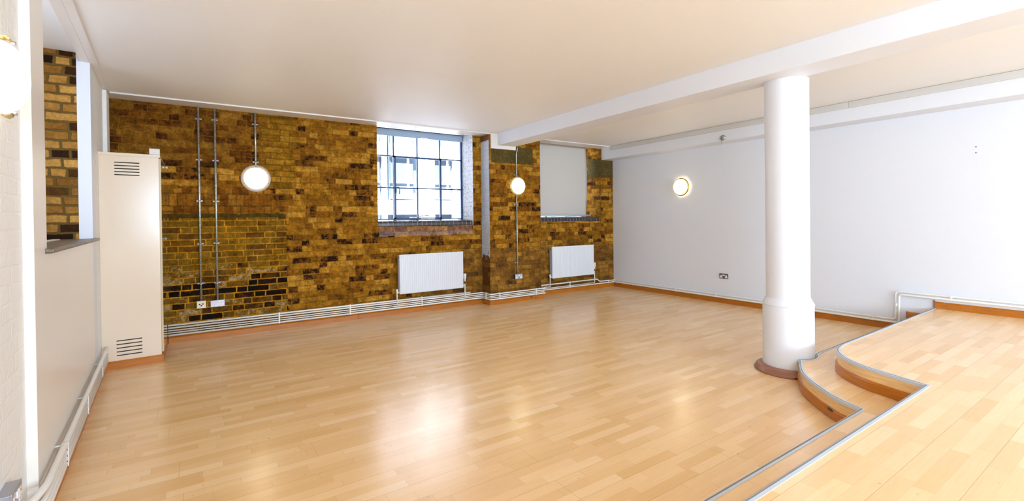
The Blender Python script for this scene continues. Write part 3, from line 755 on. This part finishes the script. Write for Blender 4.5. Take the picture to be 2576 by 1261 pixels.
# ------------------------------------------------------------------ round wall lamps
def bulkhead(label, loc_, rz, R, ri, rim, group='round wall lamps'):
    t = thing('wall_lamp', label, 'lamp', loc_, rz, group)
    b = MB(); b.lathe([(R*.80, 0), (R*.80, .03), (0, .03)], 40, axis='y'); b.obj('back_plate', M['wplast'], t)
    b = MB(); b.lathe([(ri*.98, .030), (R*.97, .022), (R, .028), (R, .034), (R*.98, .038), (ri*1.0, .046), (ri*.98, .040)], 56, axis='y'); b.obj('outer_rim', rim, t)
    b = MB(); b.lathe([(ri, .036), (ri*1.01, .044), (ri*.985, .056), (ri*.955, .062)], 56, axis='y'); b.obj('glass_edge', M['lampedge'], t)
    b = MB(); b.lathe([(ri*.955, .0615), (ri*.90, .072), (ri*.7, .088), (ri*.4, .098), (0, .102)], 56, axis='y'); b.obj('lamp_glass', M['lampA'], t)
    for a in (90, 205, 335):
        b = MB(); b.lathe([(0, .051), (.004, .050), (.0045, .044)], 8, axis='y', mtx=Matrix.Translation(((ri+.008)*math.cos(math.radians(a)), 0, (ri+.008)*math.sin(math.radians(a))))); b.obj('rim_screw', M['dark'], t)
    return t
bulkhead('large round lit lamp with clear rim hanging below a conduit on the brick wall', (.560, D, 1.912), 0, .166, .136, M['rimglass'])
bulkhead('round lit lamp between two conduits on the brick pier', (4.329, 6.30, 1.915), 0, .156, .134, M['rim_glow_yellow'])
bulkhead('round lit lamp with thin brass rim on the smooth white wall', (XR, 4.937, 1.885), -PI/2, .154, .138, M['rim_brass'])
# near bowl lamp
px, py = LW(-.44, -.037)
lp = thing('wall_lamp', 'large opal glass bowl lamp with brass clips at the left edge', 'lamp', (px, py, 1.937), LANG, 'round wall lamps')
lp.scale = (.85, .86, .85)
b = MB(); b.lathe([(.10, 0), (.10, .02), (.07, .03), (0, .03)], 40, axis='y'); b.obj('back_plate', M['brass'], lp)
b = MB(); b.lathe([(.158, .030), (.162, .036), (.158, .048), (.140, .075), (.105, .100), (.06, .115), (0, .12)], 64, axis='y'); b.obj('glass_bowl', M['lampB'], lp)
for a in (90, -90):
    mt = Matrix.Rotation(-math.radians(a), 4, 'Y')
    b = MB()
    pts = [(0.085, -.010), (.150, -.022), (.170, -.030), (.176, -.045), (.168, -.060), (.156, -.064)]
    wds = [.020, .026, .032, .028, .020, .012]
    prev = None
    for (r_, y_), w_ in zip(pts, wds):
        q = [b.bm.verts.new(mt @ Vector((r_, y_-.0, -w_))), b.bm.verts.new(mt @ Vector((r_, y_, w_))), b.bm.verts.new(mt @ Vector((r_+.006, y_-.004, w_))), b.bm.verts.new(mt @ Vector((r_+.006, y_-.004, -w_)))]
        if prev:
            for i in range(4): b.bm.faces.new((prev[i], prev[(i+1) % 4], q[(i+1) % 4], q[i]))
        else: b.bm.faces.new(q[::-1])
        prev = q
    b.bm.faces.new(prev)
    cl = b.obj('brass_clip', M['brass'], lp)
    b = MB(); b.lathe([(0, .080), (.006, .079), (.008, .070), (.006, .062)], 12, axis='y', mtx=Matrix.Translation(mt @ Vector((.160, 0, 0)))); b.obj('thumb_screw', M['steel'], cl)

# ------------------------------------------------------------------ sockets
def socket2(label, loc_, rz, w, h, d, plate, ins, box, group='double sockets', switches=True):
    t = thing('double_socket', label, 'socket', loc_, rz, group)
    b = MB(); b.box(-w/2+.002, w/2-.002, -d+.004, 0, -h/2+.002, h/2-.002, None, bev=.002); b.obj('back_box', box, t)
    b = MB(); b.box(-w/2, w/2, -d-.002, -d+.004, -h/2, h/2, None, bev=.002); b.obj('face_plate', plate, t)
    for sx in (-1, 1):
        b = MB(); c = sx*w*.29
        b.box(c-.021, c+.021, -d-.004, -d-.002, -h*.36, -h*.02); b.box(c-.011, c+.011, -d-.004, -d-.002, -h*.02, h*.26)
        o = b.obj('outlet_insert', ins, t)
        for dx, dz, ww, hh in ((0, h*.13, .003, .007), (-.011, -h*.17, .006, .003), (.011, -h*.17, .006, .003)):
            b = MB(); b.box(c+dx-ww/2, c+dx+ww/2, -d-.0046, -d-.0038, dz-hh/2, dz+hh/2); b.obj('pin_hole', M['dark'], o)
        b = MB(); b.box(sx*.010-.008, sx*.010+.008, -d-.008, -d-.002, h*.04, h*.34, None, bev=.0015); b.obj('rocker_switch', M['wplast'], t)
    return t
socket2('silver double socket on the brick wall at the foot of the second conduit', (.138, D, .409), 0, .142, .078, .035, M['steel'], M['wplast'], M['steel'])
socket2('metal double socket on the brick pier at the foot of its conduit', (4.322, 6.30, .422), 0, .150, .084, .045, M['steel'], M['wplast'], M['dark'])
socket2('chrome double socket with white inserts on the white wall', (XR, 4.19, .427), -PI/2, .146, .078, .006, M['chrome'], M['wplast'], M['chrome'])
px, py = LW(-.42, -.037)
socket2('metal box double socket on the painted brick at the bottom left corner', (px, py, .315), LANG, .150, .088, .042, M['steel'], M['wplast'], M['steel'])
t = thing('single_socket', 'cream square socket with three dark round holes on the brick wall by the cupboard', 'socket', (-.024, D, .413), 0)
b = MB(); b.box(-.042, .042, -.03, 0, -.040, .040, None, bev=.002); b.obj('back_box', M['cplast'], t)
b = MB(); b.box(-.045, .045, -.036, -.030, -.042, .042, None, bev=.002); b.obj('face_plate', M['cplast'], t)
for dx, dz in ((-.016, .004), (.016, .006), (0, -.013)):
    b = MB(); b.lathe([(.0075, .0355), (.0075, .0365), (0, .0365)], 14, axis='y', mtx=Matrix.Translation((dx, 0, dz))); b.obj('pin_hole', M['black'], t)

# ------------------------------------------------------------------ cupboard
q = [(-.803, 5.698), (-.351, 5.723), (-.361, D-.002), LW(3.575, .001)]; q[0] = LW(2.728, .001)
O = (-.58, 5.71)
cup = thing('cupboard', 'tall cream cupboard with slotted vents standing in the brick corner', 'cupboard', (O[0], O[1], 0))
lq = [(x-O[0], y-O[1]) for x, y in q]
b = MB(); b.prism(lq, .001, 2.020); b.obj('body', M['cream'], cup)
b = MB(); e = [(lq[0][0], lq[0][1]-.012), (lq[1][0]+.012, lq[1][1]-.012), (lq[2][0]+.012, lq[2][1]), (lq[3][0], lq[3][1])]; b.prism(e, 2.020, 2.045); b.obj('top_board', M['cream'], cup)
b = MB(); b.sweep([(-a, z) for a, z in PR], [lq[0], lq[1], (lq[2][0], lq[2][1]-.02)]); b.obj('skirting', M['pine'], cup)
def vent(x0, x1, z0, z1, n=5):
    for i in range(n):
        b = MB(); z = z0+(z1-z0)*i/(n-1)
        for X0, X1 in ((x0, x1),):
            ya = lq[0][1]+(X0-lq[0][0])*(lq[1][1]-lq[0][1])/(lq[1][0]-lq[0][0]); yb = lq[0][1]+(X1-lq[0][0])*(lq[1][1]-lq[0][1])/(lq[1][0]-lq[0][0])
            b.prism([(X0, ya-.001), (X1, yb-.001), (X1, yb+.004), (X0, ya+.004)], z-.0045, z+.0045)
        b.obj('vent_slot', M['dark'], cup)
vent(-.684-O[0], -.499-O[0], 1.838, 1.955); vent(-.690-O[0], -.500-O[0], .124, .262)
b = MB(); X = lq[1][0]; b.prism([(X+.001, lq[1][1]+.015), (X+.017, lq[1][1]+.015), (X+.009, lq[2][1]-.03), (X-.007, lq[2][1]-.03)], .10, 2.010); dr = b.obj('door', M['creamdoor'], cup)
b = MB(); b.lathe([(.006, 0), (.006, .014), (.013, .020), (.014, .028), (0, .033)], 20, axis='z', mtx=Matrix.Translation((X+.015, lq[1][1]+.16, 1.214)) @ Matrix.Rotation(PI/2, 4, 'Y')); b.obj('knob', M['steel'], dr)
b = MB(); b.tube([(X+.012, lq[2][1]-.05, 2.0), (X+.034, lq[2][1]-.05, 2.0)], .012, 12); b.obj('top_catch', M['cream'], dr)
# little white box on the cupboard top
t = thing('plastic_box', 'small white rounded plastic box propped on the front edge of the cupboard top', 'box', (-.382, 5.755, 2.046), .04)
mt = Matrix.Rotation(-.40, 4, 'X')
b = MB(); b.box(-.044, .040, -.012, .014, .004, .070, None, bev=.008, mtx=mt); b.obj('shell', M['wplast'], t)
b = MB(); b.box(-.010, .002, -.0135, -.011, .020, .028, None, mtx=mt); b.obj('button', M['trim'], t)

# ------------------------------------------------------------------ pull switch, wall plugs
t = thing('ceiling_pull_switch', 'small round metal fitting with a hanging rod on the white boxing above the wall lamp', 'fitting', (6.53, 3.995, 2.556), -PI/2)
b = MB(); b.lathe([(.043, 0), (.043, .010), (.036, .020), (0, .024)], 28, axis='y'); b.obj('round_base', M['galv'], t)
b = MB(); b.tube([(0, -.022, .0), (0, -.034, -.006), (0, -.034, -.030)], .008, 10); b.obj('hook', M['chrome'], t)
b = MB(); b.tube([(0, -.034, -.028), (0, -.034, -.088)], .004, 8); b.obj('rod', M['chrome'], t)
for z, l in ((2.081, 'upper of two small dark wall plugs high on the white wall right of the column'), (2.019, 'lower of two small dark wall plugs high on the white wall right of the column')):
    b = MB(); b.lathe([(.007, 0), (.007, .002), (.004, .003), (0, .001)], 12, axis='y'); o = b.obj('wall_plug', M['rubber']); o.location = (XR, 1.320, z); o.rotation_euler = (0, 0, -PI/2)
    o['label'] = l; o['category'] = 'wall plug'; o['group'] = 'plugs in the white wall'

# ------------------------------------------------------------------ building opposite
t = thing('office_building', 'pale sunlit building across the yard seen through the steel window', 'building', (6, 11.2, -3))
b = MB(); b.box(-9, 9, .3, 2, 0, 12); b.obj('facade', M['facade'], t)
PX = 1.96
for i in range(-5, 5):
    x0 = -1.29+i*PX
    b = MB(); b.box(x0, x0+.40, .05, .3, 0, 12); b.obj('pilaster', M['facade2'], t)
    b = MB(); b.box(x0+1.0, x0+1.10, .1, .3, 0, 12); b.obj('pilaster', M['facade2'], t)
for j in range(4):
    z0 = 4.52+(j-1)*2.6
    b = MB(); b.box(-9, 9, .02, .3, z0, z0+.36); b.obj('spandrel', M['facade2'], t)
    for i in range(-3, 4):
        if j == 0: continue
        for o_, w_ in ((.47, .47), (1.22, .60)):
            x0 = -1.29+i*PX+o_
            b = MB(); b.box(x0, x0+w_, .2, .3, z0+.44, z0+2.1); fw_ = b.obj('window', M['facwin'], t)
            b = MB(); b.box(x0-.03, x0+w_+.03, .155, .22, z0+.80, z0+.84); b.box(x0+w_*.72, x0+w_*.72+.05, .165, .22, z0+.45, z0+2.1); b.box(x0-.03, x0+w_+.03, .11, .22, z0+1.46, z0+1.80); b.box(x0-.03, x0+w_+.03, .12, .22, z0+.40, z0+.46); b.obj('window_frame', M['facade2'], fw_)
b = MB(); b.box(-20, 30, 7.12, 40, -3.2, -3.0); b.obj('yard_paving', M['tarmac'], **ST)

# ------------------------------------------------------------------ light
wd = bpy.data.worlds.new('World'); SC.world = wd; wd.use_nodes = True
nt = wd.node_tree; bg = nt.nodes['Background']; bg.inputs[0].default_value = (.72, .86, 1.0, 1); bg.inputs[1].default_value = 1.6
def area(name, loc_, rot, sx, sy, power, col):
    l = bpy.data.lights.new(name, 'AREA'); l.shape = 'RECTANGLE'; l.size = sx; l.size_y = sy; l.energy = power; l.color = col
    o = bpy.data.objects.new(name, l); COL.objects.link(o); o.location = loc_; o.rotation_euler = rot; return o
for i, (a, c) in enumerate(opens):
    area('rear_opening_fill', ((a+c)/2, YR-.32, 1.75), (PI/2, 0, 0), c-a, 1.6, 280, (.67, .85, 1.0))  # fill lamps outside the unseen rear openings, added to brighten the room evenly
x, y = LW(1.2, -1.02)
area('alcove_window_daylight', (x-.05, y, 1.95), (PI/2, 0, LANG-PI), 1.4, 1.3, 7, (.95, .96, 1.0))
x, y = LW(-5.5, -.28)
area('left_opening_fill', (x, y, 1.75), (PI/2, 0, LANG-PI), 2.1, 1.5, 165, (.69, .85, 1.0))  # side fill lamp outside the added, unseen left opening
sun = bpy.data.lights.new('sun', 'SUN'); sun.energy = 66; sun.angle = .01; sun.color = (.97, .98, 1.0)
so = bpy.data.objects.new('sun', sun); COL.objects.link(so); so.rotation_euler = Vector((.25, .5, -.8)).to_track_quat('-Z', 'Y').to_euler()

# ------------------------------------------------------------------ camera
h, yaw, pit, rol, f, cxp, cyp = 1.3739, .5912, -.0068, -.0121, 1160.05, 1288.0, 558.77
fw = Vector((math.sin(yaw)*math.cos(pit), math.cos(yaw)*math.cos(pit), math.sin(pit))); rt = Vector((math.cos(yaw), -math.sin(yaw), 0)); upv = rt.cross(fw)
r2 = rt*math.cos(rol)+upv*math.sin(rol); u2 = -rt*math.sin(rol)+upv*math.cos(rol)
cam = bpy.data.cameras.new('camera'); co = bpy.data.objects.new('camera', cam); COL.objects.link(co)
co.matrix_world = Matrix(((r2.x, u2.x, -fw.x, 0), (r2.y, u2.y, -fw.y, 0), (r2.z, u2.z, -fw.z, h), (0, 0, 0, 1)))
cam.sensor_fit = 'HORIZONTAL'; cam.sensor_width = 36; cam.lens = f/2576*36; cam.shift_x = 0; cam.shift_y = -(630.5-cyp)/2576; cam.clip_start = .02
SC.camera = co
SC.view_settings.view_transform = 'Standard'; SC.view_settings.look = 'None'; SC.view_settings.gamma = 1.0
SC.view_settings.exposure = 0.10; SC.view_settings.use_curve_mapping = False
try:
    SC.cycles.max_bounces = 10; SC.cycles.diffuse_bounces = 7; SC.cycles.glossy_bounces = 4; SC.cycles.transparent_max_bounces = 12
    SC.cycles.sample_clamp_indirect = 6.0; SC.cycles.use_denoising = True
except Exception: pass
